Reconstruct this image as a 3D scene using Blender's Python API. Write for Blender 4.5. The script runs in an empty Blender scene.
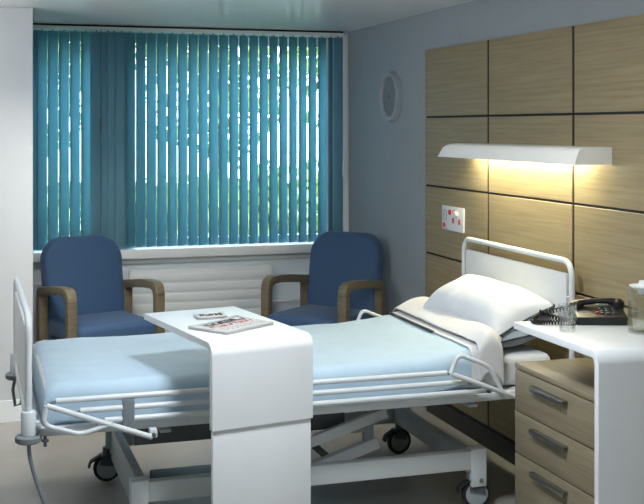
import bpy, bmesh, math, random
from math import sin, cos, pi, radians
from mathutils import Vector, Matrix, noise

random.seed(4)
scene = bpy.context.scene
COL = scene.collection

# ------------------------------------------------------------------ camera
TH = radians(17.54)
cam_d = bpy.data.cameras.new('camera')
cam = bpy.data.objects.new('camera', cam_d); COL.objects.link(cam)
cam.location = (0, 0, 1.6)
cam.rotation_euler = (pi/2, 0, -TH)
cam_d.sensor_width = 36; cam_d.lens = 36*1120/644
cam_d.shift_y = (127-252)/644
cam_d.clip_start = 0.05; cam_d.clip_end = 200
scene.camera = cam

# ------------------------------------------------------------------ light + exposure
scene.view_settings.view_transform = 'Standard'
scene.view_settings.look = 'None'
scene.view_settings.exposure = 0.0
scene.view_settings.gamma = 1.0
scene.view_settings.use_curve_mapping = False

w = bpy.data.worlds.new('sky'); scene.world = w; w.use_nodes = True
wn = w.node_tree.nodes; wl = w.node_tree.links
bg = wn['Background']; bg.inputs['Strength'].default_value = 10.0
tc = wn.new('ShaderNodeTexCoord'); sp = wn.new('ShaderNodeSeparateXYZ'); rp = wn.new('ShaderNodeValToRGB')
wl.new(tc.outputs['Generated'], sp.inputs[0]); wl.new(sp.outputs['Z'], rp.inputs[0]); wl.new(rp.outputs[0], bg.inputs['Color'])
rp.color_ramp.elements[0].position = 0.0; rp.color_ramp.elements[0].color = (0.85, 0.92, 0.95, 1)
rp.color_ramp.elements[1].position = 0.6; rp.color_ramp.elements[1].color = (0.55, 0.75, 0.95, 1)

def area(name, loc, size, power, color, target=None, size_y=None, spread=180):
    d = bpy.data.lights.new(name, 'AREA'); d.energy = power; d.color = color
    d.shape = 'RECTANGLE'; d.size = size; d.size_y = size_y or size; d.spread = radians(spread)
    o = bpy.data.objects.new(name, d); COL.objects.link(o); o.location = loc
    if target is not None:
        v = Vector(target)-Vector(loc); o.rotation_euler = v.to_track_quat('-Z', 'Y').to_euler()
    return o
area('ceiling_lamp', (0.95, 3.2, 2.22), 0.36, 44, (0.92, 0.97, 1.0), size_y=0.3)
area('ceiling_lamp', (1.8, 0.9, 2.22), 1.0, 24, (0.9, 0.96, 1.0), size_y=1.2)
area('ceiling_lamp', (0.4, 5.30, 2.24), 0.8, 14, (1.0, 0.96, 0.90), target=(0.75, 6.5, 0), size_y=0.2, spread=80)
area('ceiling_fill', (-1.0, 4.9, 1.75), 1.0, 36, (0.97, 0.98, 1.0), target=(-0.4, 4.95, 2.6), size_y=0.3)  # added out-of-view fill that brightens the ceiling, strongest at the left
sun_d = bpy.data.lights.new('sun', 'SUN'); sun_d.energy = 1.5; sun_d.angle = radians(3); sun_d.color = (1, 0.95, 0.85)
sun = bpy.data.objects.new('sun', sun_d); COL.objects.link(sun); sun.rotation_euler = (radians(50), 0, radians(-30))

# ------------------------------------------------------------------ materials
def lin(c):
    return tuple((x/255/12.92) if x/255 <= 0.04045 else ((x/255+0.055)/1.055)**2.4 for x in c)
def mat(name, col, rough=0.5, metal=0.0, spec=0.5, noise_scale=None, noise_amt=0.06, stretch=(1, 1, 1), bump=0.0, coat=0, coords='Object', sheen=0):
    m = bpy.data.materials.new(name); m.use_nodes = True
    nt = m.node_tree; b = nt.nodes['Principled BSDF']
    b.inputs['Roughness'].default_value = rough; b.inputs['Metallic'].default_value = metal
    b.inputs['Specular IOR Level'].default_value = spec
    b.inputs['Coat Weight'].default_value = coat
    b.inputs['Sheen Weight'].default_value = sheen
    b.inputs['Base Color'].default_value = (*col, 1)
    tcn = nt.nodes.new('ShaderNodeTexCoord'); mp = nt.nodes.new('ShaderNodeMapping')
    mp.inputs['Scale'].default_value = stretch
    nt.links.new(tcn.outputs[coords], mp.inputs[0])
    nz = nt.nodes.new('ShaderNodeTexNoise'); nz.inputs['Scale'].default_value = noise_scale or 12; nz.inputs['Detail'].default_value = 4
    nt.links.new(mp.outputs[0], nz.inputs['Vector'])
    r = nt.nodes.new('ShaderNodeValToRGB')
    a = noise_amt
    r.color_ramp.elements[0].position = 0.3; r.color_ramp.elements[1].position = 0.7
    r.color_ramp.elements[0].color = (*[max(0, x*(1-a)) for x in col], 1)
    r.color_ramp.elements[1].color = (*[min(1, x*(1+a)) for x in col], 1)
    nt.links.new(nz.outputs['Fac'], r.inputs[0]); nt.links.new(r.outputs[0], b.inputs['Base Color'])
    if bump:
        bp = nt.nodes.new('ShaderNodeBump'); bp.inputs['Strength'].default_value = bump; bp.inputs['Distance'].default_value = 0.01
        nt.links.new(nz.outputs['Fac'], bp.inputs['Height']); nt.links.new(bp.outputs[0], b.inputs['Normal'])
    return m

M = {}
M['wall'] = mat('wall_paint_grey_blue', (0.30, 0.335, 0.36), 0.7, noise_amt=0.02)
M['pier'] = mat('wall_paint_white', (0.50, 0.53, 0.55), 0.6, noise_amt=0.015)
M['sillwall'] = mat('wall_paint_pale_blue', (0.62, 0.70, 0.75), 0.6, noise_amt=0.02)
M['ceiling'] = mat('ceiling_paint', (0.78, 0.79, 0.80), 0.28, spec=0.4, noise_amt=0.015)
M['floor'] = mat('vinyl_floor', (0.33, 0.315, 0.285), 0.28, spec=0.4, noise_scale=3, noise_amt=0.08)
M['trim'] = mat('white_gloss_paint', (0.74, 0.78, 0.80), 0.35, noise_amt=0.01)
M['gap'] = mat('dark_joint_and_gap_shade', (0.005, 0.004, 0.004), 0.7)  # joint black, also used to paint shade into the blind and reveal gaps
M['plinth'] = mat('dark_plinth', (0.015, 0.013, 0.014), 0.5)
M['white'] = mat('white_laminate', (0.69, 0.72, 0.745), 0.28, noise_amt=0.01)
M['lampwhite'] = mat('warm_white_lamp_shade', (0.86, 0.85, 0.80), 0.4, noise_amt=0.01)
M['bedwhite'] = mat('white_powder_coat', (0.63, 0.67, 0.70), 0.35, noise_amt=0.01)
M['basepaint'] = mat('light_grey_base_paint', (0.66, 0.71, 0.73), 0.4, noise_amt=0.01)
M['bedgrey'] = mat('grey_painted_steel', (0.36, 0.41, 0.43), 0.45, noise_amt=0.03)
M['beddark'] = mat('dark_grey_steel', (0.085, 0.10, 0.11), 0.5, noise_amt=0.05)
M['panelboard'] = mat('pale_board', (0.70, 0.71, 0.71), 0.45, noise_amt=0.01)
M['greyplastic'] = mat('grey_plastic', (0.17, 0.20, 0.22), 0.5)
M['rubber'] = mat('black_rubber', (0.012, 0.012, 0.014), 0.6)
M['black'] = mat('black_plastic', (0.006, 0.007, 0.008), 0.35)
M['keys'] = mat('grey_keys', (0.045, 0.045, 0.05), 0.4)
M['red'] = mat('red_plastic', (0.55, 0.02, 0.03), 0.35)
M['steel'] = mat('brushed_steel', (0.36, 0.36, 0.35), 0.28, metal=1.0, noise_amt=0.03)
M['blue_fabric'] = mat('blue_upholstery', (0.024, 0.066, 0.150), 0.75, noise_scale=350, noise_amt=0.10, bump=0.05, sheen=0.1)
M['arm_wood'] = mat('dull_oak', (0.13, 0.108, 0.068), 0.45, noise_scale=9, noise_amt=0.18, stretch=(1, 1, 6))
M['blanket'] = mat('pale_blue_blanket', (0.43, 0.57, 0.69), 0.85, noise_scale=14, noise_amt=0.03, bump=0.15, sheen=0.2)
M['mattress'] = mat('mattress_blue', (0.36, 0.52, 0.66), 0.8, noise_amt=0.03)
M['sheet'] = mat('white_sheet', (0.66, 0.69, 0.73), 0.85, noise_scale=9, noise_amt=0.03, bump=0.25)
M['cream'] = mat('cream_sheet', (0.64, 0.645, 0.66), 0.85, noise_scale=8, noise_amt=0.03, bump=0.3)
M['pillow'] = mat('white_pillowcase', (0.62, 0.65, 0.69), 0.85, noise_scale=9, noise_amt=0.03, bump=0.45)
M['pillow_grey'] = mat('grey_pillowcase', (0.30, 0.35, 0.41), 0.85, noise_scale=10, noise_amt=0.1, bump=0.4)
M['piping'] = mat('dark_piping', (0.02, 0.03, 0.04), 0.7)
M['paper'] = mat('newspaper_paper', (0.50, 0.50, 0.49), 0.8, noise_amt=0.03)
M['rad'] = mat('radiator_enamel', (0.68, 0.72, 0.74), 0.35, noise_amt=0.01)
M['speaker'] = mat('grey_speaker_mesh', (0.19, 0.22, 0.24), 0.7, noise_scale=200, noise_amt=0.2)
M['rim'] = mat('pale_grey_rim', (0.33, 0.37, 0.40), 0.4)
M['soil'] = mat('lawn_grass', (0.24, 0.32, 0.15), 0.9, noise_scale=6, noise_amt=0.4)
M['bark'] = mat('bark', (0.10, 0.07, 0.05), 0.9, noise_amt=0.3)

def wood(name, c0, c1, axis, rough=0.4, k=1.0):
    m = bpy.data.materials.new(name); m.use_nodes = True
    nt = m.node_tree; b = nt.nodes['Principled BSDF']; b.inputs['Roughness'].default_value = rough
    b.inputs['Specular IOR Level'].default_value = 0.35
    t = nt.nodes.new('ShaderNodeTexCoord'); mp = nt.nodes.new('ShaderNodeMapping')
    oi = nt.nodes.new('ShaderNodeObjectInfo')
    s = [55*k]*3; s[axis] = 1.6*k
    mp.inputs['Scale'].default_value = s
    nt.links.new(t.outputs['Object'], mp.inputs[0]); nt.links.new(oi.outputs['Random'], mp.inputs['Location'])
    n1 = nt.nodes.new('ShaderNodeTexNoise'); n1.inputs['Scale'].default_value = 1.0; n1.inputs['Detail'].default_value = 6; n1.inputs['Roughness'].default_value = 0.6
    n1.inputs['Distortion'].default_value = 0.4
    nt.links.new(mp.outputs[0], n1.inputs['Vector'])
    r = nt.nodes.new('ShaderNodeValToRGB')
    r.color_ramp.elements[0].position = 0.33; r.color_ramp.elements[1].position = 0.68
    r.color_ramp.elements[0].color = (*c0, 1); r.color_ramp.elements[1].color = (*c1, 1)
    nt.links.new(n1.outputs['Fac'], r.inputs[0]); nt.links.new(r.outputs[0], b.inputs['Base Color'])
    return m
M['panelwood'] = wood('oak_panel', (0.225, 0.177, 0.098), (0.315, 0.254, 0.150), 1, k=1.4)
M['cabwood'] = wood('light_oak_cabinet', (0.185, 0.155, 0.102), (0.245, 0.208, 0.142), 1, k=1.4)

# translucent blind fabric
def blind_mat():
    m = bpy.data.materials.new('teal_blind_fabric'); m.use_nodes = True
    nt = m.node_tree; nt.nodes.clear()
    out = nt.nodes.new('ShaderNodeOutputMaterial'); mx = nt.nodes.new('ShaderNodeMixShader')
    d = nt.nodes.new('ShaderNodeBsdfDiffuse'); t = nt.nodes.new('ShaderNodeBsdfTranslucent')
    d.inputs[0].default_value = (0.22, 0.47, 0.57, 1); t.inputs[0].default_value = (0.38, 0.64, 0.74, 1)
    mx.inputs[0].default_value = 0.5
    n = nt.nodes.new('ShaderNodeTexNoise'); n.inputs['Scale'].default_value = 300
    bp = nt.nodes.new('ShaderNodeBump'); bp.inputs['Strength'].default_value = 0.1
    nt.links.new(n.outputs[0], bp.inputs['Height']); nt.links.new(bp.outputs[0], d.inputs['Normal'])
    nt.links.new(d.outputs[0], mx.inputs[1]); nt.links.new(t.outputs[0], mx.inputs[2]); nt.links.new(mx.outputs[0], out.inputs[0])
    return m
M['blind'] = blind_mat()
M['blind_plain'] = mat('teal_blind_fabric_dense', (0.19, 0.42, 0.55), 0.8, noise_scale=200, noise_amt=0.05)

def glass(name, col=(1, 1, 1), rough=0.0, ior=1.45, mixt=0.0):
    m = bpy.data.materials.new(name); m.use_nodes = True
    nt = m.node_tree; nt.nodes.clear(); out = nt.nodes.new('ShaderNodeOutputMaterial')
    g = nt.nodes.new('ShaderNodeBsdfGlass'); g.inputs['Color'].default_value = (*col, 1); g.inputs['Roughness'].default_value = rough; g.inputs['IOR'].default_value = ior
    t = nt.nodes.new('ShaderNodeBsdfTransparent'); t.inputs[0].default_value = (*col, 1)
    mx = nt.nodes.new('ShaderNodeMixShader'); mx.inputs[0].default_value = mixt
    nt.links.new(g.outputs[0], mx.inputs[1]); nt.links.new(t.outputs[0], mx.inputs[2]); nt.links.new(mx.outputs[0], out.inputs[0])
    return m
M['glass'] = glass('clear_glass', (0.97, 0.985, 0.985), mixt=0.8)
M['water'] = glass('water', (0.95, 0.97, 0.97), ior=1.33, mixt=0.75)
def pane_mat():
    m = bpy.data.materials.new('window_glass'); m.use_nodes = True
    nt = m.node_tree; nt.nodes.clear(); out = nt.nodes.new('ShaderNodeOutputMaterial')
    g = nt.nodes.new('ShaderNodeBsdfGlossy'); g.inputs['Roughness'].default_value = 0.02
    t = nt.nodes.new('ShaderNodeBsdfTransparent'); t.inputs[0].default_value = (0.93, 0.97, 0.96, 1)
    mx = nt.nodes.new('ShaderNodeMixShader'); fr = nt.nodes.new('ShaderNodeFresnel'); fr.inputs[0].default_value = 1.3
    nt.links.new(fr.outputs[0], mx.inputs[0]); nt.links.new(t.outputs[0], mx.inputs[1]); nt.links.new(g.outputs[0], mx.inputs[2]); nt.links.new(mx.outputs[0], out.inputs[0])
    return m
M['pane'] = pane_mat()
def emit(name, col, s):
    m = bpy.data.materials.new(name); m.use_nodes = True
    nt = m.node_tree; nt.nodes.clear(); out = nt.nodes.new('ShaderNodeOutputMaterial')
    e = nt.nodes.new('ShaderNodeEmission'); e.inputs[0].default_value = (*col, 1); e.inputs[1].default_value = s
    nt.links.new(e.outputs[0], out.inputs[0]); return m
M['tube'] = emit('fluorescent_tube', (1.0, 0.92, 0.62), 90.0)
def leaf_mat():
    m = bpy.data.materials.new('leaves'); m.use_nodes = True
    nt = m.node_tree; b = nt.nodes['Principled BSDF']; b.inputs['Roughness'].default_value = 0.6
    t = nt.nodes.new('ShaderNodeTexCoord'); n = nt.nodes.new('ShaderNodeTexNoise'); n.inputs['Scale'].default_value = 2.5; n.inputs['Detail'].default_value = 3
    r = nt.nodes.new('ShaderNodeValToRGB'); r.color_ramp.elements[0].color = (0.05, 0.10, 0.03, 1); r.color_ramp.elements[1].color = (0.40, 0.50, 0.14, 1)
    r.color_ramp.elements[0].position = .35; r.color_ramp.elements[1].position = .7
    nt.links.new(t.outputs['Object'], n.inputs[0]); nt.links.new(n.outputs[0], r.inputs[0]); nt.links.new(r.outputs[0], b.inputs['Base Color'])
    return m
M['leaf'] = leaf_mat()
# newsprint: illegible grey columns of print
def print_mat(name, axis_rows, ink, scale, thr):
    m = bpy.data.materials.new(name); m.use_nodes = True
    nt = m.node_tree; b = nt.nodes['Principled BSDF']; b.inputs['Roughness'].default_value = 0.8
    t = nt.nodes.new('ShaderNodeTexCoord'); mp = nt.nodes.new('ShaderNodeMapping'); mp.inputs['Scale'].default_value = scale
    n = nt.nodes.new('ShaderNodeTexNoise'); n.inputs['Scale'].default_value = 1; n.inputs['Detail'].default_value = 1
    r = nt.nodes.new('ShaderNodeValToRGB'); r.color_ramp.interpolation = 'CONSTANT'
    r.color_ramp.elements[0].color = (*ink, 1); r.color_ramp.elements[1].position = thr; r.color_ramp.elements[1].color = (0.6, 0.6, 0.59, 1)
    nt.links.new(t.outputs['Object'], mp.inputs[0]); nt.links.new(mp.outputs[0], n.inputs[0]); nt.links.new(n.outputs[0], r.inputs[0]); nt.links.new(r.outputs[0], b.inputs['Base Color'])
    return m
M['headline'] = print_mat('headline_ink', 0, (0.01, 0.01, 0.012), (110, 28, 1), 0.57)
M['redline'] = print_mat('red_headline_ink', 0, (0.28, 0.03, 0.04), (120, 36, 1), 0.52)
M['bodytext'] = print_mat('body_text_ink', 0, (0.22, 0.22, 0.23), (90, 420, 1), 0.5)

# ------------------------------------------------------------------ mesh helpers
def V(*a): return Vector(a)
class MB:
    def __init__(s): s.bm = bmesh.new()
    def box(s, c, d, rot=None, bev=0.0, seg=2):
        r = bmesh.ops.create_cube(s.bm, size=1.0)
        vs = r['verts']
        for v in vs: v.co = Vector((v.co.x*d[0], v.co.y*d[1], v.co.z*d[2]))
        if bev:
            es = list({e for v in vs for e in v.link_edges})
            rb = bmesh.ops.bevel(s.bm, geom=es, offset=bev, segments=seg, profile=0.5, affect='EDGES')
            vs = list({v for f in rb['faces'] for v in f.verts} | {v for v in vs if v.is_valid})
        mt = Matrix.Translation(c)
        if rot is not None: mt = mt @ (rot.to_4x4() if not isinstance(rot, (int, float)) else Matrix.Rotation(rot, 4, 'Z'))
        bmesh.ops.transform(s.bm, matrix=mt, verts=vs)
        return s
    def box2(s, a, b, bev=0.0, seg=2):
        c = [(x+y)/2 for x, y in zip(a, b)]; d = [abs(y-x) for x, y in zip(a, b)]
        return s.box(c, d, bev=bev, seg=seg)
    def bar(s, p, q, w_, h_, bev=0.003, up=V(0, 0, 1)):
        p = Vector(p); q = Vector(q); x = (q-p); L = x.length; x.normalize()
        y = up.cross(x); y.normalize(); z = x.cross(y)
        R = Matrix((x, y, z)).transposed()
        return s.box((p+q)/2, (L, w_, h_), rot=R, bev=bev)
    def tube(s, pts, r, n=12, fillet=0.0, fseg=6, closed=False, caps=True):
        pts = [Vector(p) for p in pts]
        if fillet and len(pts) > 2:
            out = []
            N = len(pts)
            rng = range(N) if closed else range(1, N-1)
            if not closed: out.append(pts[0])
            for i in rng:
                a, b, c = pts[(i-1) % N], pts[i], pts[(i+1) % N]
                f = min(fillet, (a-b).length*0.48, (c-b).length*0.48)
                p0 = b+(a-b).normalized()*f; p1 = b+(c-b).normalized()*f
                for k in range(fseg+1):
                    t = k/fseg; out.append((1-t)**2*p0+2*t*(1-t)*b+t*t*p1)
            if not closed: out.append(pts[-1])
            pts = out
        N = len(pts); rings = []
        prev = None
        for i in range(N):
            a = pts[i-1] if (i > 0 or closed) else pts[i]
            c = pts[(i+1) % N] if (i < N-1 or closed) else pts[i]
            t = (c-a).normalized()
            if prev is None:
                u = t.cross(V(0, 0, 1))
                if u.length < 0.1: u = t.cross(V(0, 1, 0))
            else:
                u = prev-t*prev.dot(t)
            u.normalize(); prev = u; v = t.cross(u)
            rr = r(i/(N-1)) if callable(r) else r
            rings.append([s.bm.verts.new(pts[i]+(u*cos(2*pi*k/n)+v*sin(2*pi*k/n))*rr) for k in range(n)])
        M_ = N if closed else N-1
        for i in range(M_):
            A, B = rings[i], rings[(i+1) % N]
            for k in range(n): s.bm.faces.new((A[k], A[(k+1) % n], B[(k+1) % n], B[k]))
        if caps and not closed:
            s.bm.faces.new(rings[0][::-1]); s.bm.faces.new(rings[-1])
        return s
    def lathe(s, prof, c=(0, 0, 0), axis='Z', n=32, closed=False):
        rings = []
        for (r, z) in prof:
            ring = []
            for k in range(n):
                a = 2*pi*k/n
                p = V(r*cos(a), r*sin(a), z)
                if axis == 'X': p = V(p.z, p.x, p.y)
                if axis == 'Y': p = V(p.x, p.z, p.y)
                ring.append(s.bm.verts.new(p+Vector(c)))
            rings.append(ring)
        P = len(prof)
        for i in range(P if closed else P-1):
            A, B = rings[i], rings[(i+1) % P]
            for k in range(n): s.bm.faces.new((A[k], A[(k+1) % n], B[(k+1) % n], B[k]))
        if not closed:
            if prof[0][0] > 1e-5: s.bm.faces.new(rings[0][::-1])
            if prof[-1][0] > 1e-5: s.bm.faces.new(rings[-1])
        return s
    def prism(s, pts, mapf, t0, t1, bev=0.0):
        """2-D outline pts extruded from t0 to t1; mapf(a,b,t) -> Vector"""
        A = [s.bm.verts.new(mapf(a, b, t0)) for a, b in pts]; B = [s.bm.verts.new(mapf(a, b, t1)) for a, b in pts]
        N = len(pts); fs = []
        for i in range(N): fs.append(s.bm.faces.new((A[i], A[(i+1) % N], B[(i+1) % N], B[i])))
        fa = s.bm.faces.new(A[::-1]); fb = s.bm.faces.new(B)
        bmesh.ops.recalc_face_normals(s.bm, faces=fs+[fa, fb])
        if bev:
            es = list(fa.edges)+list(fb.edges)
            bmesh.ops.bevel(s.bm, geom=es, offset=bev, segments=3, profile=0.5, affect='EDGES')
        return s
    def grid(s, f, nu, nv, close=False):
        g = [[s.bm.verts.new(f(i/nu, j/nv)) for j in range(nv+1)] for i in range(nu+1)]
        for i in range(nu):
            for j in range(nv): s.bm.faces.new((g[i][j], g[i+1][j], g[i+1][j+1], g[i][j+1]))
        return s
    def build(s, name, m, parent=None, smooth=True, loc=None, solid=0, subs=0, rot=0):
        bmesh.ops.remove_doubles(s.bm, verts=s.bm.verts, dist=1e-6)
        bmesh.ops.recalc_face_normals(s.bm, faces=s.bm.faces)
        me = bpy.data.meshes.new(name)
        if loc is not None: bmesh.ops.translate(s.bm, verts=s.bm.verts, vec=-Vector(loc))
        s.bm.to_mesh(me); s.bm.free()
        ms = m if isinstance(m, (list, tuple)) else [m]
        for k in ms: me.materials.append(k)
        o = bpy.data.objects.new(name, me); COL.objects.link(o)
        if loc is not None: o.location = loc
        if rot: o.rotation_euler.z = rot
        if parent is not None:
            o.parent = parent
        if smooth:
            for p in me.polygons: p.use_smooth = True
            try: me.set_sharp_from_angle(angle=radians(38))
            except Exception: pass
        if solid:
            md = o.modifiers.new('solid', 'SOLIDIFY'); md.thickness = solid; md.offset = 0
        if subs:
            md = o.modifiers.new('sub', 'SUBSURF'); md.levels = subs; md.render_levels = subs
        return o

def split_parts(mb, name, m, parent, **k):
    bm = mb.bm; bm.verts.ensure_lookup_table(); seen = set(); out = []
    for v in bm.verts:
        if v in seen: continue
        st = [v]; isl = []; seen.add(v)
        while st:
            a = st.pop(); isl.append(a)
            for e in a.link_edges:
                b_ = e.other_vert(a)
                if b_ not in seen: seen.add(b_); st.append(b_)
        nb = type(mb)(); mp_ = {a: nb.bm.verts.new(a.co) for a in isl}
        for f in {f for a in isl for f in a.link_faces}: nb.bm.faces.new([mp_[a] for a in f.verts])
        out.append(nb.build(name, m, parent, **k))
    return out
def tag(o, label=None, cat=None, group=None, kind=None):
    if label: o['label'] = label
    if cat: o['category'] = cat
    if group: o['group'] = group
    if kind: o['kind'] = kind
    return o
def empty(name, loc, label, cat, group=None, rz=0):
    o = bpy.data.objects.new(name, None); COL.objects.link(o); o.location = loc; o.rotation_euler.z = rz
    o.empty_display_size = 0.1
    return tag(o, label, cat, group)
def struct(o): o['kind'] = 'structure'; return o
def rrect(w_, h_, r, n=6, cx=0, cy=0, corners=(1, 1, 1, 1)):
    """rounded rectangle outline, corners bl, br, tr, tl radii factors"""
    pts = []
    for (sx, sy, a0, k) in ((-1, -1, pi, 0), (1, -1, 1.5*pi, 1), (1, 1, 0, 2), (-1, 1, 0.5*pi, 3)):
        rr = r*corners[k]
        px = cx+sx*(w_/2-rr); py = cy+sy*(h_/2-rr)
        if rr < 1e-5: pts.append((px, py)); continue
        for i in range(n+1):
            a = a0+i*pi/2/n; pts.append((px+rr*cos(a), py+rr*sin(a)))
    return pts

# ------------------------------------------------------------------ the setting
RW = 2.487; WY = 7.29; CZ = 2.252; LX = -2.4; BY = -1.6
struct(MB().box2((LX-.1, BY-.1, -.1), (RW+.1, WY+.35, 0)).build('floor', M['floor'], smooth=False))
struct(MB().box2((LX-.1, BY-.1, CZ), (RW+.1, WY+.35, CZ+.1)).build('ceiling', M['ceiling'], smooth=False))
struct(MB().box2((RW, BY-.1, 0), (RW+.1, WY+.35, CZ)).build('wall_right', M['wall'], smooth=False))
struct(MB().box2((LX-.1, BY-.1, 0), (LX, WY+.1, CZ)).build('wall_left', M['pier'], smooth=False))
struct(MB().box2((LX, BY-.1, 0), (RW, BY, CZ)).build('wall_back', M['pier'], smooth=False))
struct(MB().box2((LX, 6.31, 0), (0.339, WY+.3, CZ), bev=0.004).build('wall_pier', M['pier'], smooth=False))
# window wall: dado under the window, head, right reveal, central post
b = MB()
b.box2((0.339, WY, 0), (RW, WY+.3, 0.745))
struct(b.build('wall_window', M['sillwall'], smooth=False))
struct(MB().box2((0.339, WY+.10, 2.2), (RW, WY+.3, CZ)).build('trim_2', M['trim'], smooth=False))
struct(MB().box2((0.339, WY-.075, 0.752), (2.45, WY+.3, 0.812), bev=0.006).box2((0.339, WY-.02, 0.716), (2.45, WY, 0.752)).build('trim_1', M['trim']))
struct(MB().box2((2.452, WY-.03, 0.0), (RW, WY+.02, CZ-.002), bev=0.003).build('trim_3', M['trim']))
# dado rail grooves below the sill
struct(MB().box2((0.339, WY-.012, 0.60), (RW-.04, WY, 0.612)).box2((0.339, WY-.012, 0.42), (RW-.04, WY, 0.432)).build('trim_4', M['trim'], smooth=False))
struct(MB().box2((LX, 6.298, 0), (0.339, 6.31, 0.118), bev=0.002).build('baseboard_pier', M['trim'], smooth=False))
struct(MB().box2((0.339, WY-.014, 0), (RW, WY, 0.10)).build('baseboard_window', M['trim'], smooth=False))

def window(name, x0, x1):
    f = MB(); y0, y1 = WY+.14, WY+.2; t = 0.045
    f.box2((x0, y0, .812), (x1, y1, .812+t)).box2((x0, y0, 2.2-t), (x1, y1, 2.2))
    f.box2((x0, y0, .812+t), (x0+t, y1, 2.2-t)).box2((x1-t, y0, .812+t), (x1, y1, 2.2-t))
    fo = struct(f.build(name, M['trim'], smooth=False))
    MB().box2((x0+t, y0+.02, .857), (x1-t, y0+.026, 2.155)).build('window_pane', M['pane'], fo, smooth=False)
window('window_1', 0.339, 0.82)
window('window_2', 1.0, 2.40)
struct(MB().box2((0.82, WY+.1, .812), (1.0, WY+.3, 2.2)).build('trim_5', M['wall'], smooth=False))
struct(MB().box2((2.40, WY+.02, .812), (RW, WY+.3, 2.2)).build('reveal_gap_shade', M['gap'], smooth=False))  # black block stands in for shade in the gap at the right reveal

# ------------------------------------------------------------------ wood wall panelling
pan = empty('wall_panelling', (RW, 4.7, 0), 'light oak wall panelling of large boards with dark joints behind the bed', 'wall panelling')
P0 = Vector((RW, 4.7, 0))
ys = [5.918, 5.106, 4.278, 3.450, 2.622]; zs = [0.10, 0.505, 0.887, 1.269, 1.656, 2.037]
ys = [q*.98874 for q in ys]; zs = [1.6+(q-1.6)*.98874 for q in zs]
MB().box2((-.0235, 2.64-4.7, .095), (-.0005, 5.845-4.7, 2.03)).build('backing', M['gap'], pan, smooth=False)
for i in range(4):
    for j in range(5):
        g = 0.0055
        gv = .0105; ya, yb = ys[i+1]+(gv if i < 3 else 0), ys[i]-(gv if i > 0 else 0)
        za, zb = zs[j]+(g if j else 0), zs[j+1]-(g if j < 4 else 0)
        c = ((-.0170), (ya+yb)/2-4.7, (za+zb)/2)
        o = MB().box((0, 0, 0), (.022, yb-ya, zb-za), bev=0.0012, seg=1).build('board', M['panelwood'], pan, smooth=False)
        o.location = c
MB().box2((-.022, 2.63-4.7, 0), (-.0005, 5.845-4.7, .092)).build('plinth', M['plinth'], pan, smooth=False)

# ------------------------------------------------------------------ vertical blinds
SY = WY-.035
def blinds(name, xs, ang, x0, x1, label, stack, dense_to=None):
    e = empty(name, ((x0+x1)/2, SY, 0), label, 'vertical blind', 'vertical blinds at the window')
    ox = (x0+x1)/2
    h = MB().box2((x0-ox, -.022, 2.218), (x1-ox, .022, 2.240), bev=.002).build('head_rail', M['trim'], e, smooth=False)
    a = radians(ang)
    def slat(x, a, m, dy=0, wd=.089):
        ca, sa = cos(a), sin(a)
        z0, z1 = .826, 2.206
        s = MB()
        def f(u, v):
            t = (u-.5)*wd; bow = .0035*cos(pi*(u-.5))
            return V(x-ox+t*ca+bow*sa, dy+t*sa-bow*ca, z0+(z1-z0)*v)
        s.grid(f, 6, 2)
        s.box((x-ox, dy, 2.212), (.012, .006, .014))
        return s.build('slat', m, e, solid=.0008)
    for x in xs: slat(x, a, M['blind'])
    for (x, aa, dy) in stack: slat(x, radians(aa), M['blind_plain'], dy)
    MB().box2((x0-ox, -.014, 2.240), (x1-ox, .022, 2.2519)).build('rail_gap_shade', M['gap'], e, smooth=False)  # black strip painted in as shade between head rail and ceiling
    # bottom chain
    MB().tube([(xs[0]-ox, 0, .832), (xs[-1]-ox, 0, .832)], .0015, 5).build('bottom_chain', M['trim'], e)
    return e
def uX(u, y): # room x of the sight line at pixel column u in plane y
    r = (u-322)/1120; return y*(r*cos(TH)+sin(TH))/(cos(TH)-r*sin(TH))
xsL = [.444+.068*i for i in range(5)]
blinds('vertical_blind', xsL, 39, .345, .803, 'narrow teal vertical blind left of the wide window post, with a white head rail',
       [(.385, 25, -.008), (.783, 22, -.006)])
xsR = [.997+.0682*i for i in range(20)]
br = blinds('vertical_blind', xsR, 35, .808, 2.44, 'wide teal vertical blind covering most of the window, right of the narrow blind',
       [(.856, 4, -.004), (.892, 5, -.010), (.940, 6, -.016), (2.358, 45, 0), (2.405, 20, 0)])
wl_ = MB().tube([(0, 0, 2.22), (0, 0, 1.36)], .003, 6).tube([(0, 0, 1.36), (0, 0, 1.26)], .007, 8).build('pull_cord', M['trim'], br)
wl_.location = (2.437-1.624, -.03, 0)
wl2 = MB().tube([(0, 0, 2.22), (0, 0, .85)], .002, 6).tube([(0, 0, 1.66), (0, 0, 1.56)], .006, 8).build('pull_cord', M['greyplastic'], br)
wl2.location = (.806-1.624, -.03, 0)

# ------------------------------------------------------------------ radiator
rd = empty('radiator', (1.46, WY-.05, 0), 'white ribbed panel radiator on the wall under the window between the armchairs', 'radiator')
b = MB()
b.prism(rrect(.95, .55, .025), lambda a, c, t: V(a, t, .405+c), -.025, .025, bev=.006)
b.build('radiator_panel', M['rad'], rd)
b = MB()
for k in range(8): b.box((0, -.027, .175+k*.064), (.90, .007, .050), bev=.0025)
split_parts(b, 'rib', M['rad'], rd)
split_parts(MB().box2((-.3, -.0, .3), (-.26, .049, .6)).box2((.26, 0, .3), (.30, .049, .6)), 'bracket', M['rad'], rd)
split_parts(MB().tube([(.49, 0, .17), (.49, 0, .0)], .009, 10).tube([(-.49, 0, .17), (-.49, 0, 0)], .009, 10), 'pipe', M['rad'], rd)
MB().lathe([(.0, -.025), (.018, -.022), (.02, .02), (0, .022)], (.49, 0, .19)).build('valve', M['trim'], rd)

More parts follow.
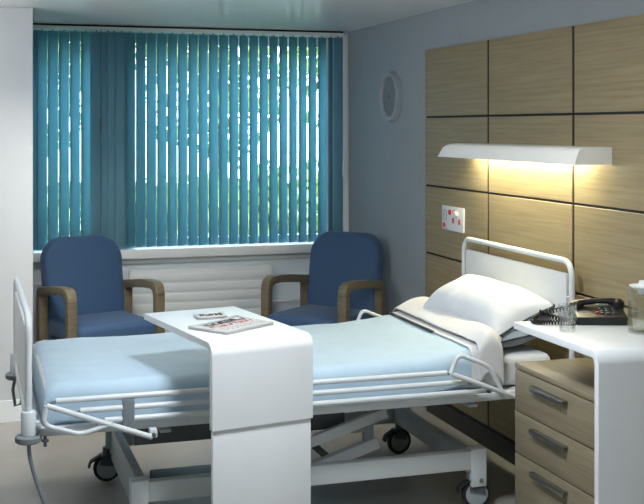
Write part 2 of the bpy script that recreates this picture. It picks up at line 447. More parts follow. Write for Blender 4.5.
# ------------------------------------------------------------------ wall speaker
spk = empty('wall_speaker', (RW, 6.42, 1.785), 'round grey wall speaker with a pale rim, high on the wall beside the panelling', 'speaker')
MB().lathe([(.120, -.0005), (.157, -.0005), (.157, -.022), (.147, -.036), (.130, -.036), (.122, -.024)], axis='X', n=48, closed=True).build('rim', M['rim'], spk)
MB().lathe([(0, -.012), (.120, -.012), (.122, -.022), (.0, -.027)], axis='X', n=48).build('grille', M['speaker'], spk)
MB().lathe([(0, -.027), (.012, -.027), (.011, -.031), (0, -.032)], axis='X', n=16).build('centre_cap', M['greyplastic'], spk)

# ------------------------------------------------------------------ bed-head lamp
lf = empty('wall_lamp', (RW-.028, 4.65, 1.449), 'long white curved bed-head lamp glowing downwards on the oak panelling', 'wall lamp')
yL0, yL1 = 3.925-4.65, 5.36-4.65
yL1 = 5.28-4.65
outer = [(0, .070), (-.11, .0697), (-.136, .067), (-.149, .058), (-.155, .046), (-.170, 0)]
inner = [(-.163, 0), (-.149, .044), (-.143, .054), (-.133, .060), (-.11, .0627), (0, .063)]
def lampmap(a, c, t): return V(a, t-(.10*(max(0, c)/.07)**3 if t > 0 else 0), c)
MB().prism(outer+inner, lampmap, yL0, yL1).build('lamp_shade', M['lampwhite'], lf)
for ya, yb_ in ((yL0+.0005, yL0+.006), (yL1-.006, yL1-.0005)):
    MB().prism([(a*.998, c*.995) for a, c in outer]+[(0, 0)], lampmap, ya, yb_).build('end_cap', M['lampwhite'], lf)
MB().tube([(-.055, yL0+.16, .030), (-.055, yL1-.13, .030)], .013, 12).build('light_tube', M['tube'], lf)
MB().box2((-.03, yL0+.02, .045), (-.001, yL1-.25, .060)).build('mounting_plate', M['white'], lf, smooth=False)

# ------------------------------------------------------------------ nurse call panel
cp = empty('call_panel', (RW-.028, 5.453, 1.113), 'white nurse call panel with red buttons on the oak panelling left of the headboard', 'call panel')
MB().box((-.006, 0, 0), (.012, .272, .128), bev=.003).build('face_plate', M['white'], cp)
def onp(u, v): # position on the plate, fractions from its left and top
    return (.136-.272*u, .064-.128*v)
def disc(name, u, v, r, m, h=.006):
    y, z = onp(u, v); MB().lathe([(0, -.0121), (r, -.0121), (r*.9, -.0121-h), (0, -.0125-h)], (0, y, z), axis='X', n=20).build(name, m, cp)
disc('call_button', .40, .24, .015, M['red']); disc('call_button', .61, .24, .015, M['red'])
disc('knob', .74, .27, .018, M['panelboard'], .02); disc('call_button', .14, .80, .012, M['red'])
for (u, v) in ((.56, .56), (.85, .58)):
    y, z = onp(u, v); MB().box((-.0145, y, z), (.005, .018, .030), bev=.002).build('switch', M['red'], cp)
y, z = onp(.17, .38)
pts = [(-.0125, y+a, z+c) for a, c in rrect(.034, .056, .015)]
MB().tube(pts, .0016, 6, closed=True).build('socket_outline', M['greyplastic'], cp)

# ------------------------------------------------------------------ armchairs
def armchair(loc, rz, label):
    e = empty('armchair', loc, label, 'armchair', 'blue armchairs under the window', rz)
    W = .27; m = M['arm_wood']
    for sx in (-1, 1):
        x = sx*W
        fr = MB()
        # one bent arch: rear leg, arm, front leg (outline in y,z)
        out = [(-.235, 0), (-.235, .60), (-.232, .650), (-.215, .685), (-.18, .702), (-.08, .702), (.05, .690), (.18, .672), (.215, .668), (.235, .645), (.24, 0)]
        inn = [(.19, 0), (.19, .615), (.165, .625), (.05, .641), (-.08, .654), (-.15, .655), (-.178, .643), (-.187, .61), (-.19, 0)]
        fr.prism(out+inn, lambda a, c, t: V(x+t, a, c), -.028, .028, bev=.006)
        fr.build('arm_frame', m, e)
        MB().box((x, 0, .33), (.03, .40, .07), bev=.005).build('side_rail', m, e)
        MB().box((x, -.2125, .63), (.0575, .0465, .0015)).build('joint_line', M['gap'], e, smooth=False)
    split_parts(MB().box((0, -.20, .33), (.49, .028, .07), bev=.004).box((0, .20, .33), (.49, .028, .07), bev=.004), 'cross_rail', m, e)
    # seat cushion
    s = MB()
    s.prism(rrect(.485, .50, .05, cx=0, cy=-.02), lambda a, c, t: V(a, c, t), .37, .49, bev=.03)
    s.build('seat', M['blue_fabric'], e)
    # back, leaning
    bk = MB()
    lean = radians(9)
    o = rrect(.495, .60, .12, n=8, corners=(.35, .35, 1, 1))
    def crown(a, c): return (a*(1+.02*(c/.3)), c+(.03*(1-(a/.24)**2) if c > 0.1 else 0))
    o = [crown(a, c) for a, c in o]
    def mp(a, c, t):
        z = .635+c*cos(lean); y = .20+(c+.3)*sin(lean)+t
        return V(a, y, z-.01)
    bk.prism(o, mp, -.055, .045, bev=.028)
    bk.build('backrest', M['blue_fabric'], e)
    split_parts(MB().bar((-.2, .24, .30), (-.2, .30, .62), .03, .03).bar((.2, .24, .30), (.2, .30, .62), .03, .03), 'back_support', m, e)
    return e
armchair((.735, 6.60, 0), radians(18), 'blue upholstered armchair with wooden arms beside the white pier, left of the radiator')
armchair((2.045, 6.44, 0), radians(-50), 'blue upholstered armchair with wooden arms turned in the corner by the grey wall')

# ------------------------------------------------------------------ hospital bed
YN, YF = 4.10, 5.19   # outer planes of the near and far side rails
bed = empty('hospital_bed', (1.3, 4.65, 0), 'white adjustable hospital bed on castors with tubular ends and side rails', 'hospital bed')
BL = Vector((1.3, 4.65, 0))
def B(*p): return Vector(p)-BL
class BB(MB):
    def build(s, name, m, parent=bed, **k):
        bmesh.ops.translate(s.bm, verts=s.bm.verts, vec=-BL)
        return MB.build(s, name, m, parent, **k)
def bedend(name, x, ztop, zpan0, pan_dx):
    yn, yf = 4.114, 5.172
    f = BB().tube([(x, yn, .56), (x, yn, ztop), (x, yf, ztop), (x, yf, .56)], .0125, 14, fillet=.075, fseg=8)
    fo = f.build(name, M['bedwhite'])
    BB().prism(rrect(yf-yn-.07, ztop-.052-zpan0, .02, cx=(yn+yf)/2, cy=(ztop-.052+zpan0)/2), lambda a, c, t: V(x+t, a, c), -.008, .008, bev=.002).build('end_board', M['panelboard'], fo)
    c = BB()
    for z in (zpan0+.06, ztop-.15):
        c.tube([(x, yn, z), (x, yn+.06, z)], .006, 8).tube([(x, yf, z), (x, yf-.06, z)], .006, 8)
    split_parts(c, 'board_clip', M['bedwhite'], fo)
    for y in (yn, yf):
        BB().lathe([(0, .505), (.026, .505), (.027, .512), (.027, .585), (.024, .59), (0, .59)], (x, y, 0), n=24).build('post_socket', M['bedwhite'], fo)
        BB().lathe([(0, .478), (.040, .478), (.047, .484), (.047, .499), (.040, .505), (0, .505)], (x, y, 0), n=28).build('bumper_wheel', M['greyplastic'], fo)
    BB().tube([(x, yn, .552), (x, yf, .552)], .012, 10).build('cross_tube', M['bedwhite'], fo)
    return fo
bedend('footboard', .205, .925, .58, 0)
bedend('headboard', 2.387, 1.04, .71, 0)
# hook and cable at the foot end
BB().tube([(.205, 5.172, .50), (.19, 5.172, .43), (.20, 5.16, .36), (.225, 5.15, .37), (.235, 5.16, .44), (.215, 5.172, .50)], .007, 8).build('cable_hook', M['greyplastic'])
BB().tube([(.206, 4.114, .478), (.208, 4.11, .43), (.228, 4.105, .35), (.258, 4.10, .27), (.30, 4.09, .14), (.33, 4.07, .03), (.42, 4.02, .012), (.60, 3.92, .011)], .0075, 10, fillet=.05).build('power_cable', M['greyplastic'])
BB().tube([(.262, YN, .50), (.262, YN, .462)], .006, 8).lathe([(0, .480), (.013, .480), (.013, .488), (0, .488)], (.262, YN, 0), n=12).build('hook', M['beddark'])
# mattress deck frame
fr = BB()
fr.box2((.24, YN+.03, .488), (2.36, YN+.065, .520), bev=.004).box2((.24, YF-.065, .475), (2.36, YF-.03, .512), bev=.004)
fr.box2((.2, YN+.03, .50), (.25, YF-.03, .535), bev=.004).box2((2.34, YN+.03, .475), (2.387, YF-.03, .512), bev=.004)
fr.box2((.25, YN+.07, .508), (2.34, YF-.07, .520))
fr.build('deck_frame', M['bedwhite'])
fr = BB()
fr.box2((.62, 4.40, .352), (1.49, 4.44, .425), bev=.004).box2((.62, 4.90, .40), (1.9, 4.95, .472), bev=.004)
fr.box2((.62, 4.44, .40), (.67, 4.90, .465)).box2((1.44, 4.44, .40), (1.49, 4.90, .465))
fr.build('under_frame', M['beddark'])
for xx in (.70, 1.95):
    BB().box2((xx-.02, YN+.04, .465), (xx+.02, YF-.04, .477)).build('cross_bar', M['bedgrey'])
# side rails
def siderail(y, s):
    root = BB().box2((.535, y-.012, .485), (.578, y+.012, .612), bev=.003)
    ro = root.build('side_rail', M['greyplastic'])
    yy = y
    for (z, xa, xb) in ((.621, .30, 1.815), (.580, .385, 1.905), (.539, .47, 1.985)):
        BB().tube([(xa, yy, z), (xb, yy, z)], .0105, 12).build('rail_tube', M['bedwhite'], ro)
        split_parts(BB().tube([(xa-.03, yy, z-.008), (xa+.01, yy, z)], .006, 8).tube([(xb-.01, yy, z), (xb+.022, yy, z-.006)], .006, 8), 'rail_end', M['greyplastic'], ro)
    yo = y-s*.022
    BB().tube([(.265, yo, .612), (.64, yo, .470)], .010, 10).build('link_bar', M['bedwhite'], ro)
    BB().tube([(.265, yo, .612), (.252, yo, .545), (.385, yo, .500), (.50, yo, .532)], .009, 10, fillet=.03).build('link_handle', M['bedwhite'], ro)
    BB().tube([(1.825, yo, .622), (2.19, yo, .478)], .010, 10).build('link_bar', M['bedwhite'], ro)
    BB().tube([(1.825, yo, .622), (1.855, yo, .698), (1.99, yo, .642), (2.045, yo, .545)], .009, 10, fillet=.03).build('link_handle', M['bedwhite'], ro)
    split_parts(BB().box2((.632, y-.02, .466), (.66, y+.02, .497), bev=.004).box2((2.13, y-.02, .468), (2.2, y+.02, .50), bev=.004), 'pivot_block', M['bedwhite'], ro)
    BB().lathe([(0, -.006), (.008, -.005), (.008, .005), (0, .006)], (.645, y-s*.026, .478), axis='Y', n=12).build('pivot_bolt', M['beddark'], ro)
siderail(YN, 1); siderail(YF, -1)
# wheeled base
BYN, BYF = 4.29, 5.12
BB().box2((.64, BYN-.025, .170), (2.005, BYN+.02, .248), bev=.004).build('base_beam', M['basepaint'])
BB().box2((.64, BYF-.02, .155), (2.005, BYF+.02, .225), bev=.004).build('base_beam', M['basepaint'])
for x, zz in ((.635, .10), (2.0, .16)):
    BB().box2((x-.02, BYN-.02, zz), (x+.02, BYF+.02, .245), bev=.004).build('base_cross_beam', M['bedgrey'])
for x in (.622, 2.035):
    BB().box2((x-.033, BYN-.032, .098), (x+.033, BYN+.030, .256), bev=.003).build('corner_block', M['basepaint'])
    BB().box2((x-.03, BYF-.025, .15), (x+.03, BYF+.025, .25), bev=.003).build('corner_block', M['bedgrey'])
    BB().lathe([(0, -.004), (.009, -.003), (.009, .003), (0, .004)], (x+.008, BYN-.033, .125), axis='Y', n=14).build('bolt', M['greyplastic'])
def castor(x, y, rz, far):
    # prototype centred at origin, wheel of radius .055
    root = MB()
    root.tube([(0, 0, .100), (0, 0, .155)], .016, 12)
    pr = []
    for i in range(13):
        a = radians(-20+ i*17); pr.append((.004+.034*cos(a), .082+.034*sin(a)))
    root.prism(pr, lambda a, c, t: V(a, t, c), -.024, -.019).prism(pr, lambda a, c, t: V(a, t, c), .019, .024)
    root.box((.0, 0, .118), (.055, .048, .012), bev=.003)
    ro = root.build('castor', M['beddark'], bed)
    ro.location = B(x, y, 0); ro.rotation_euler.z = rz
    MB().lathe([(.048, -.014), (.059, -.013), (.062, -.006), (.062, .006), (.059, .013), (.048, .014)], (.004, 0, .0622), axis='Y', n=32, closed=True).build('tyre', M['rubber'], ro)
    MB().lathe([(0, -.016), (.018, -.016), (.048, -.0125), (.048, .0125), (.018, .016), (0, .016)], (.004, 0, .0622), axis='Y', n=24).build('wheel_disc', M['bedgrey'], ro)
    MB().bar((-.02, 0, .12), (-.068, 0, .095), .035, .010).bar((-.068, 0, .097), (-.078, 0, .068), .035, .008).build('brake_lever', M['rubber'], ro)
castor(.595, BYF, radians(0), True); castor(2.01, BYF, radians(5), True)
castor(.61, BYN, radians(20), False); castor(2.03, BYN, radians(-8), False)
# lifting mechanism
def yb(a, b, c, d, w_, h_, n, m): BB().bar(a, b, w_, h_).build(n, m)
BB().bar((1.02, 4.37, .226), (1.66, 4.37, .412), .03, .042).build('lift_arm', M['basepaint'])
BB().bar((1.34, 4.47, .165), (1.66, 4.47, .262), .04, .048).build('lift_arm', M['basepaint'])
BB().bar((1.28, 4.62, .36), (1.56, 4.62, .10), .03, .030).build('lift_arm', M['beddark'])
BB().box2((1.600, 4.46, .25), (1.640, 4.50, .43), bev=.003).build('lift_post', M['bedgrey'])
BB().box2((1.530, 4.44, .315), (1.599, 4.48, .358), bev=.004).build('pivot_bracket', M['bedgrey'])
BB().lathe([(0, -.005), (.010, -.004), (.010, .004), (0, .005)], (1.555, 4.437, .337), axis='Y', n=14).build('bolt', M['steel'])
BB().box2((.72, 4.46, .135), (.98, 4.66, .175), bev=.006).build('actuator_box', M['beddark'])
BB().box2((.99, 4.48, .135), (1.14, 4.64, .185), bev=.01).build('motor_housing', M['greyplastic'])
# ------------------------------------------------------------------ mattress and bedding
mt = MB()
mt.prism(rrect(4.86-4.44+.50, .125, .035, cx=4.645, cy=.586), lambda a, c, t: V(t, a, c), .265, 2.335, bev=.02)
tag(mt.build('mattress', M['sheet'], loc=(1.3, 4.645, .523)), 'pale mattress on the hospital bed, bare at the head end under the pillows', 'mattress')

def topz(x):
    # bedding height along the bed; the head section rises a little
    t = min(1, max(0, (x-1.62)/.55)); t = t*t*(3-2*t)
    return .658+.045*t
def section(s, half, drop, r):
    """arc-length param s in [-1,1] across: returns (y offset, z offset)"""
    L = half-r; tot = L+r*pi/2+drop; d = abs(s)*tot; sg = 1 if s > 0 else -1
    if d < L: return sg*d, 0.0
    if d < L+r*pi/2:
        a = (d-L)/r; return sg*(L+r*sin(a)), -r*(1-cos(a))
    return sg*(L+r), -r-(d-L-r*pi/2)
YC = 4.645
def cover(x0, x1, half, drop, r, zf, wav, foot=False, skew=0.0, nx=80, ny=90):
    def f(u, v):
        s = -1+2*v; x = x0+(x1-x0)*u
        yo, zo = section(s, half, drop, r)
        z = zf(x)+zo
        if foot:
            # round the foot end down
            d = (x-x0); R = .05
            ext = .10
            Lx = (x1-x0)+ext; dd = u*Lx
            if dd < ext: # vertical drop at foot
                z = zf(x0)-R-(ext-dd)+zo; x = x0
            elif dd < ext+R*pi/2:
                a = (dd-ext)/R; x = x0+R*(1-cos(a)); z = zf(x0)-R*(1-sin(a))+zo
            else:
                x = x0+R+(dd-ext-R*pi/2)*(x1-x0-R)/(Lx-ext-R*pi/2); z = zf(x)+zo
            z = max(z, .512)
        if skew: x -= skew*u*min(1, max(0, (-yo-.05)/.42))**1.5
        p = V(x*3.1, yo*3.5, 0.7)
        z += wav*noise.noise(p*1.3)+wav*.5*noise.noise(p*3.1)
        yo += wav*.9*noise.noise(V(x*6, zo*6, 9))*(1 if abs(yo) > half-.03 else 0)
        return V(x, YC+yo, z)
    return MB().grid(f, nx, ny)
bl = cover(.262, 2.0, .475, .095, .045, topz, .006, foot=True)
bl_o = tag(bl.build('blanket', M['blanket'], loc=(1.1, YC, .66), solid=.006), 'pale blue blanket spread smoothly over the mattress from the foot end', 'blanket')
# turned-down sheet: edge line, white band, cream fold
tz = lambda k: (lambda x: topz(x)+k)
bd = cover(1.955, 2.06, .482, .09, .05, tz(.010), .003, nx=14)
bd_o = tag(bd.build('bed_sheet', M['cream'], loc=(2.0, YC, .67), solid=.004), 'cream top sheet folded back over the blue blanket below the pillows', 'bed sheet')
ln = MB().grid(lambda u, v: V(1.945+.014*u, YC+section(-.15+.93*v, .484, .09, .05)[0], topz(1.95)+.0095+.004*u+section(-.15+.93*v, .484, .09, .05)[1]), 2, 60)
ln.build('hem', M['piping'], bd_o, solid=.003, loc=(2.0, YC, .67)).location = (0, 0, 0)
def zfold(x):
    t = (x-1.99)/.26; return topz(x)+.012+.048*math.sin(pi*min(1, max(0, t*.85+.12)))
cf = cover(1.985, 2.26, .492, .115, .055, zfold, .010, nx=36, skew=.17)
cf.build('turned_fold', M['cream'], bd_o, solid=.006, loc=(2.0, YC, .67)).location = (0, 0, 0)

def pillow(name, m, c, size, rots, label, th, seed, pip=True, dent=0.0, low=0.0):
    R = rots
    Lx, Ly = size
    s = MB()
    nu, nv = 44, 60
    def f(side):
        def g(u, v):
            a = -1+2*u; bq = -1+2*v
            # slightly concave edges, pointed corners
            px = a*(Lx/2)*(1-.07*(1-bq*bq)); py = bq*(Ly/2)*(1-.05*(1-a*a))
            h = (max(0, 1-abs(a)**2.6)**.5)*(max(0, 1-abs(bq)**3.2)**.5)
            z = (side*th/2+low*(1 if side > 0 else 1))*h
            n = noise.noise(V(px*7+seed, py*7, side))*.008+noise.noise(V(px*16, py*16+seed, side))*.003
            rad = noise.noise(V(math.atan2(py, px)*3.5, seed, 0))*.010*(abs(a)**3+abs(bq)**3)
            z += (n+rad*side)*h**.5
            if side > 0: z -= dent*math.exp(-((px)**2+(py)**2)/.02)
            return R @ V(px, py, z)+Vector(c)
        return g
    s.grid(f(1), nu, nv); s.grid(f(-1), nu, nv)
    bmesh.ops.remove_doubles(s.bm, verts=s.bm.verts, dist=1e-4)
    o = tag(s.build(name, m, loc=c), label, 'pillow', 'pillows at the head of the bed')
    if pip:
        pts = []
        K = 26
        def e(a, bq): return R @ V(a*(Lx/2)*(1-.07*(1-bq*bq)), bq*(Ly/2)*(1-.05*(1-a*a)), 0)
        for i in range(K): pts.append(e(-1+2*i/K, -1))
        for i in range(K+1): pts.append(e(1, -1+2*i/K))
        MB().tube(pts, .0045, 8).build('piping', M['piping'], o)
    return o
def frame_from(ax, ay):
    ax = Vector(ax).normalized(); ay = Vector(ay); ay = (ay-ax*ay.dot(ax)).normalized(); az = ax.cross(ay)
    return Matrix((ax, ay, az)).transposed()
Rl = frame_from((.98, .04, .14), (-.02, 1, 0))
pillow('pillow', M['pillow_grey'], (2.18, 4.60, .713), (.33, .78), Rl, 'grey-white pillow with dark piping lying flat underneath the top pillow', .13, 3.0)
Rt = frame_from((.30, .02, .125), (0, .74, .05))
pillow('pillow', M['pillow'], (2.215, 4.575, .795), (.30, .69), Rt, 'plump white pillow leaning against the headboard, topmost on the bed', .155, 7.0, low=.03)

# ------------------------------------------------------------------ overbed table
def waterfall(name, W, L, z, t, R, zbot, mapf, m, parent):
    """slab top with one end bent down into a panel: profile in (d,z), extruded over width"""
    o = [(0, z-t), (0, z)]
    n = 8
    for i in range(n+1):
        a = pi/2*(1-i/n); o.append((L-R+R*cos(a), z-R+R*sin(a)))
    o.append((L, zbot)); o.append((L-t, zbot))
    r = max(.005, R-t)
    for i in range(n+1):
        a = pi/2*i/n; o.append((L-t-r+r*cos(a), z-t-r+r*sin(a)))
    return MB().prism(o, mapf, 0, W, bev=.0018).build(name, m, parent)
rot = radians(10.5)
obt = empty('overbed_table', (.666, 4.451, 0), 'white waterfall-edged overbed table standing over the middle of the bed', 'overbed table', rz=rot)
WT, LT = .389, .705
waterfall('table_top', WT, LT, .86, .024, .045, .560, lambda a, c, t: V(t, -a, c), M['white'], obt)
MB().box2((.006, -LT+.006, .035), (WT-.006, -LT+.026, .60), bev=.002).build('lower_panel', M['white'], obt)
MB().box2((.0, -LT, .02), (WT, -LT+.04, .06), bev=.004).box2((.01, -LT+.03, .045), (.05, -.35, .07), bev=.004).box2((WT-.05, -LT+.03, .045), (WT-.01, -.35, .07), bev=.004).build('base', M['bedwhite'], obt)
for sx in (.03, WT-.03):
    for sy in (-LT+.03, -.37):
        MB().lathe([(0, -.010), (.019, -.010), (.0225, -.006), (.0225, .006), (.019, .010), (0, .010)], (sx, sy, .0225), axis='X', n=20).build('castor', M['rubber'], obt)

def newspaper(name, corners, z, th, label, cat, layers, marks):
    P = [Vector((x, y, 0)) for x, y in corners]  # near-left, near-right, far-right, far-left
    c = sum(P, Vector())/4; c.z = z
    ex = (P[1]-P[0]).normalized(); rz = math.atan2(ex.y, ex.x)
    W_ = (P[1]-P[0]).length*.86; H_ = (P[3]-P[0]).length*.86
    b = MB(); n = layers
    for k in range(n):
        d = .004*(k % 2)
        zz = th*k/n
        def f(u, v, zz=zz, d=d, k=k):
            x = (u-.5)*(W_-d); y = (v-.5)*(H_-d)
            lift = .006*(u**3)*(v**2)+.002*sin(u*4+k)*v*(k/n)
            return V(x, y, zz+th/n*.5+lift)
        b.grid(f, 8, 8)
    o = b.build(name, M['paper'], solid=th/n*.8); o.location = c; o.rotation_euler.z = rz
    tag(o, label, cat)
    for (nm, u0, u1, v0, v1, m) in marks:
        def g(u, v):
            uu = u0+(u1-u0)*u; vv = v0+(v1-v0)*v
            return V((uu-.5)*W_, (vv-.5)*H_, th+.0008+.006*(uu**3)*(vv**2)+.002*sin(uu*4+n-1)*vv*((n-1)/n))
        MB().grid(g, 8, 6).build(nm, m, o)
    return o
newspaper('newspaper', [(.842, 3.862), (1.092, 4.035), (1.005, 4.225), (.775, 4.075)], .8605, .012, 'folded newspaper with dark and red headlines lying on the overbed table', 'newspaper', 4,
          [('headline', .12, .95, .62, .88, M['headline']), ('red_headline', .05, .92, .40, .58, M['redline']), ('body_text', .08, .9, .08, .34, M['bodytext'])])
newspaper('newspaper', [(.815, 4.222), (.955, 4.225), (.98, 4.325), (.835, 4.31)], .8605, .010, 'small folded newspaper behind the larger one on the overbed table', 'newspaper', 3,
          [('headline', .12, .9, .35, .85, M['headline'])])

# ------------------------------------------------------------------ bedside cabinet
cx0, cx1, cy0, cy1, ct = 2.02, 2.455, 3.315, 3.911, .688
cab = empty('bedside_cabinet', ((cx0+cx1)/2, (cy0+cy1)/2, 0), 'oak bedside cabinet of three drawers under the white worktop', 'cabinet')
CC = Vector(((cx0+cx1)/2, (cy0+cy1)/2, 0))
def cb(a, b_, name, m, parent=cab, bev=.002, **k):
    q = MB().box2(Vector(a)-CC, Vector(b_)-CC, bev=bev); return q.build(name, m, parent, **k)
q = MB()
q.box2(V(cx0+.018, cy0, .05)-CC, V(cx1, cy0+.018, ct-.022)-CC).box2(V(cx0+.018, cy1-.018, .05)-CC, V(cx1, cy1, ct-.022)-CC)
q.box2(V(cx1-.018, cy0+.018, .05)-CC, V(cx1, cy1-.018, ct-.022)-CC).box2(V(cx0+.018, cy0+.018, .05)-CC, V(cx1-.018, cy1-.018, .068)-CC)
q.build('body', M['cabwood'], cab, smooth=False)
cb((cx0, cy0-.002, ct-.020), (cx1, cy1+.002, ct), 'top', M['cabwood'])
zz = [.667, .506, .345, .06]
for k in range(3):
    z1 = zz[k]-.003; z0 = zz[k+1]+.002
    d = cb((cx0, cy0, z0), (cx0+.017, cy1, z1), 'drawer', M['cabwood'], bev=.0012)
    yc = 3.635; zc = z1-.040
    h = MB()
    h.box2(V(cx0-.022, yc-.125, zc-.009)-CC, V(cx0-.017, yc+.125, zc+.009)-CC, bev=.0015)
    h.box2(V(cx0-.020, yc-.125, zc+.004)-CC, V(cx0+.0, yc+.125, zc+.009)-CC, bev=.0015)
    h.build('handle', M['steel'], d)
for yy in (cy0+.04, cy1-.04):
    for xx in (cx0+.05, cx1-.05):
        MB().lathe([(0, 0), (.018, 0), (.02, .05), (0, .05)], V(xx, yy, 0)-CC, n=16).build('foot', M['greyplastic'], cab)

# ------------------------------------------------------------------ white worktop over the cabinet
wt = empty('side_table', (1.975, 3.835, 0), 'white waterfall-edged side table over the cabinet, holding the telephone and glassware', 'side table')
waterfall('table_top', RW-.03-1.975, 3.835-3.235, .86, .026, .045, .0, lambda a, c, t: V(t, -a, c), M['white'], wt)
MB().box2((RW-.03-1.975-.022, -.55, .79), (RW-.03-1.975, -.02, .833), bev=.002).build('wall_batten', M['white'], wt)

# ------------------------------------------------------------------ telephone
TZ = .8605
ph = empty('telephone', (2.285, 3.745, TZ), 'black corded desk telephone on the white side table beside the panelled wall', 'telephone', rz=radians(-20))
pw = .19; pd = .17
b = MB()
b.prism([(-pd/2, 0), (pd/2, 0), (pd/2, .062), (pd/2-.03, .060), (-pd/2, .030)], lambda a, c, t: V(t, a, c), -pw/2, pw/2, bev=.005)
b.build('phone_body', M['black'], ph)
def onface(x, a): # point on the sloping face
    t = (a+pd/2)/(pd-.03); return V(x, a, .0305+.030*t)
q = MB()
for i in range(4):
    for j in range(3):
        p = onface(.005+j*.024, -.05+i*.021); q.box(p+V(0, 0, .002), (.016, .012, .006), rot=Matrix.Rotation(.2, 3, 'X'), bev=.0015)
split_parts(q, 'key', M['keys'], ph)
MB().box(onface(.029, .035)+V(0, 0, .002), (.06, .02, .004), rot=Matrix.Rotation(.2, 3, 'X'), bev=.001).build('display', M['greyplastic'], ph)
MB().box(onface(-.012, -.045)+V(0, 0, .003), (.012, .010, .006), rot=Matrix.Rotation(.2, 3, 'X'), bev=.001).build('red_key', M['red'], ph)
# handset across the back left to right
hp = MB()
hp.tube([(-.085, .02, .056), (-.055, .022, .069), (0, .025, .075), (.055, .027, .074), (.088, .028, .062)], lambda t: .013+.003*cos(2*pi*t), 14, fillet=.02)
hp.lathe([(0, -.022), (.022, -.022), (.026, -.012), (.024, .006), (.012, .016), (0, .018)], (-.078, .02, .060), n=24).lathe([(0, -.022), (.022, -.022), (.026, -.012), (.024, .006), (.012, .016), (0, .018)], (.080, .028, .066), n=24)
hp.build('handset', M['black'], ph)
# curly cord, lying in a loop left of the phone
def catmull(pts, n=14):
    out = []; P_ = [Vector(p) for p in pts]; P_ = [2*P_[0]-P_[1]]+P_+[2*P_[-1]-P_[-2]]
    for i in range(1, len(P_)-2):
        for k in range(n):
            t = k/n; a, b_, c, d = P_[i-1:i+3]
            out.append(.5*((2*b_)+(c-a)*t+(2*a-5*b_+4*c-d)*t*t+(-a+3*b_-3*c+d)*t**3))
    out.append(P_[-2]); return out
axisp = catmull([(2.25, 3.80, .915), (2.19, 3.805, .906), (2.12, 3.81, .898), (2.06, 3.80, .884), (2.03, 3.785, .8715), (2.035, 3.755, .8715), (2.07, 3.735, .8715), (2.12, 3.715, .8715), (2.16, 3.705, .8715), (2.175, 3.725, .872), (2.14, 3.755, .876), (2.09, 3.775, .888), (2.06, 3.79, .902)], 10)
turns = 60; coil = []
L_ = len(axisp)-1
K = turns*9
prev = None
for i in range(K+1):
    t = i/K*L_; k = min(int(t), L_-1); fr_ = t-k
    c = axisp[k].lerp(axisp[k+1], fr_); tg = (axisp[k+1]-axisp[k]).normalized()
    u = tg.cross(V(0, 0, 1)).normalized(); v = tg.cross(u)
    a = 2*pi*turns*i/K
    coil.append(c+(u*cos(a)+v*sin(a))*.0080)
inv = Matrix.Rotation(radians(20), 4, 'Z') @ Matrix.Translation(-Vector((2.285, 3.745, TZ)))
MB().tube([inv @ p for p in coil], .0030, 5).build('coiled_cord', M['black'], ph)

# ------------------------------------------------------------------ glass tumbler and jug
tb = MB()
tb.lathe([(0, 0), (.0275, 0), (.029, .003), (.0340, .096), (.0328, .0975), (.0318, .096), (.0268, .012), (0, .010)], n=40)
tbo = tag(tb.build('glass_tumbler', M['glass']), 'small clear glass tumbler in front of the telephone on the side table', 'glass')
tbo.location = (2.07, 3.60, TZ)
jug = empty('water_jug', (2.322, 3.495, TZ), 'clear glass water jug with a bright white patch at its mouth at the right of the side table', 'jug')
j = MB()
j.lathe([(0, 0), (.056, 0), (.060, .004), (.0605, .05), (.0585, .155), (.0600, .178), (.0575, .178), (.0560, .155), (.0580, .05), (.0565, .010), (0, .008)], n=56)
for v in j.bm.verts:   # pull a spout out of the rim, towards the left
    if v.co.z > .14 and v.co.x < 0 and abs(v.co.y) < .03:
        v.co.x -= .016*((v.co.z-.14)/.038)*(1-abs(v.co.y)/.03)
j.build('jug_body', M['glass'], jug)
MB().lathe([(0, .0085), (.056, .0105), (.0575, .05), (.0570, .085), (0, .085)], n=48).build('water', M['water'], jug)
MB().lathe([(0, .150), (.020, .150), (.022, .165), (.052, .176), (.054, .182), (.022, .186), (.018, .200), (0, .202)], n=32).build('bright_patch', M['white'], jug)  # white plug added to stand for a bright patch at the jug's mouth
MB().tube([(.056, 0, .155), (.095, 0, .150), (.100, 0, .09), (.085, 0, .045), (.058, 0, .035)], .007, 10, fillet=.03).build('handle', M['glass'], jug)

for c_ in jug.children:
    if c_.type == 'MESH': c_.scale.z = .93

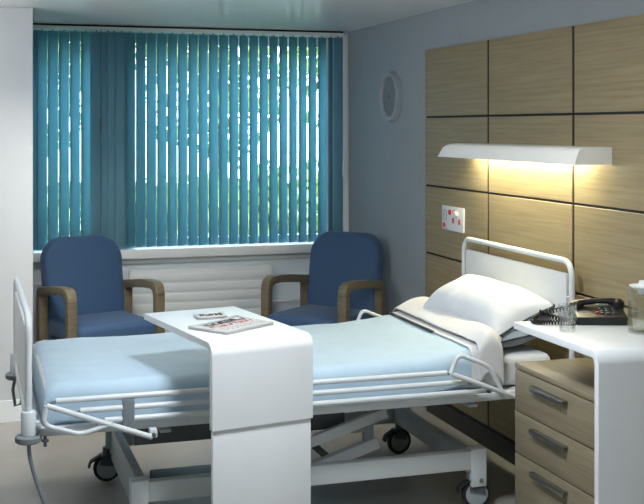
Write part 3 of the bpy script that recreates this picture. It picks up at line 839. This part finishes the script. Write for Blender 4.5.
# ------------------------------------------------------------------ garden beyond the window
GZ = -.6
struct(MB().box2((-12, WY+.5, GZ-.1), (22, 42, GZ)).build('ground', M['soil'], smooth=False))
def foliage(n, c, dims, leaf, seed, shape='ball'):
    rnd = random.Random(seed); b = MB()
    for _ in range(n):
        while True:
            p = V(rnd.uniform(-1, 1), rnd.uniform(-1, 1), rnd.uniform(-1, 1))
            if shape == 'box' or p.length < 1: break
        q = V(p.x*dims[0], p.y*dims[1], p.z*dims[2])+Vector(c)
        q += V(noise.noise(q*.9), noise.noise(q*.9+V(5, 5, 5)), noise.noise(q*.9+V(9, 1, 3)))*.5
        s = leaf*rnd.uniform(.6, 1.4); R = Matrix.Rotation(rnd.uniform(0, 6.28), 3, 'Z') @ Matrix.Rotation(rnd.uniform(-1.2, 1.2), 3, 'X')
        vs = [b.bm.verts.new(q+R @ V(a*s, 0, d*s)) for a, d in ((-.5, 0), (0, -.9), (.5, 0), (0, .9))]
        b.bm.faces.new(vs)
    return b
def tree(x, y, h, cr, seed, label):
    e = empty('tree', (x, y, GZ), label, 'tree', 'trees outside the window')
    MB().tube([(0, 0, 0), (.05, 0, h*.35), (-.03, .05, h*.7)], lambda t: .16*(1-.6*t), 10).tube([(0, 0, h*.3), (.5, .1, h*.55)], .05, 8).tube([(0, 0, h*.33), (-.5, .1, h*.6)], .05, 8).build('trunk', M['bark'], e)
    foliage(2100, (0, 0, h*.72), (cr, cr, h*.36), .10, seed).build('crown', M['leaf'], e, smooth=False)
hd = foliage(9000, (0, 0, 0), (5.5, .5, .75), .11, 2, 'box').build('hedge', M['leaf'], smooth=False)
hd.location = (3.2, 16.5, GZ+.8); tag(hd, 'long green hedge beyond the lawn outside the window', 'hedge')
tree(1.0, 18.5, 4.6, 1.1, 5, 'green leafy tree outside, seen through the left part of the blinds')
tree(3.9, 18, 4.4, 1.3, 6, 'green leafy tree outside, seen through the right part of the blinds')
tree(6.9, 19.5, 5.2, 1.4, 8, 'tall leafy tree outside, rightmost behind the blinds')
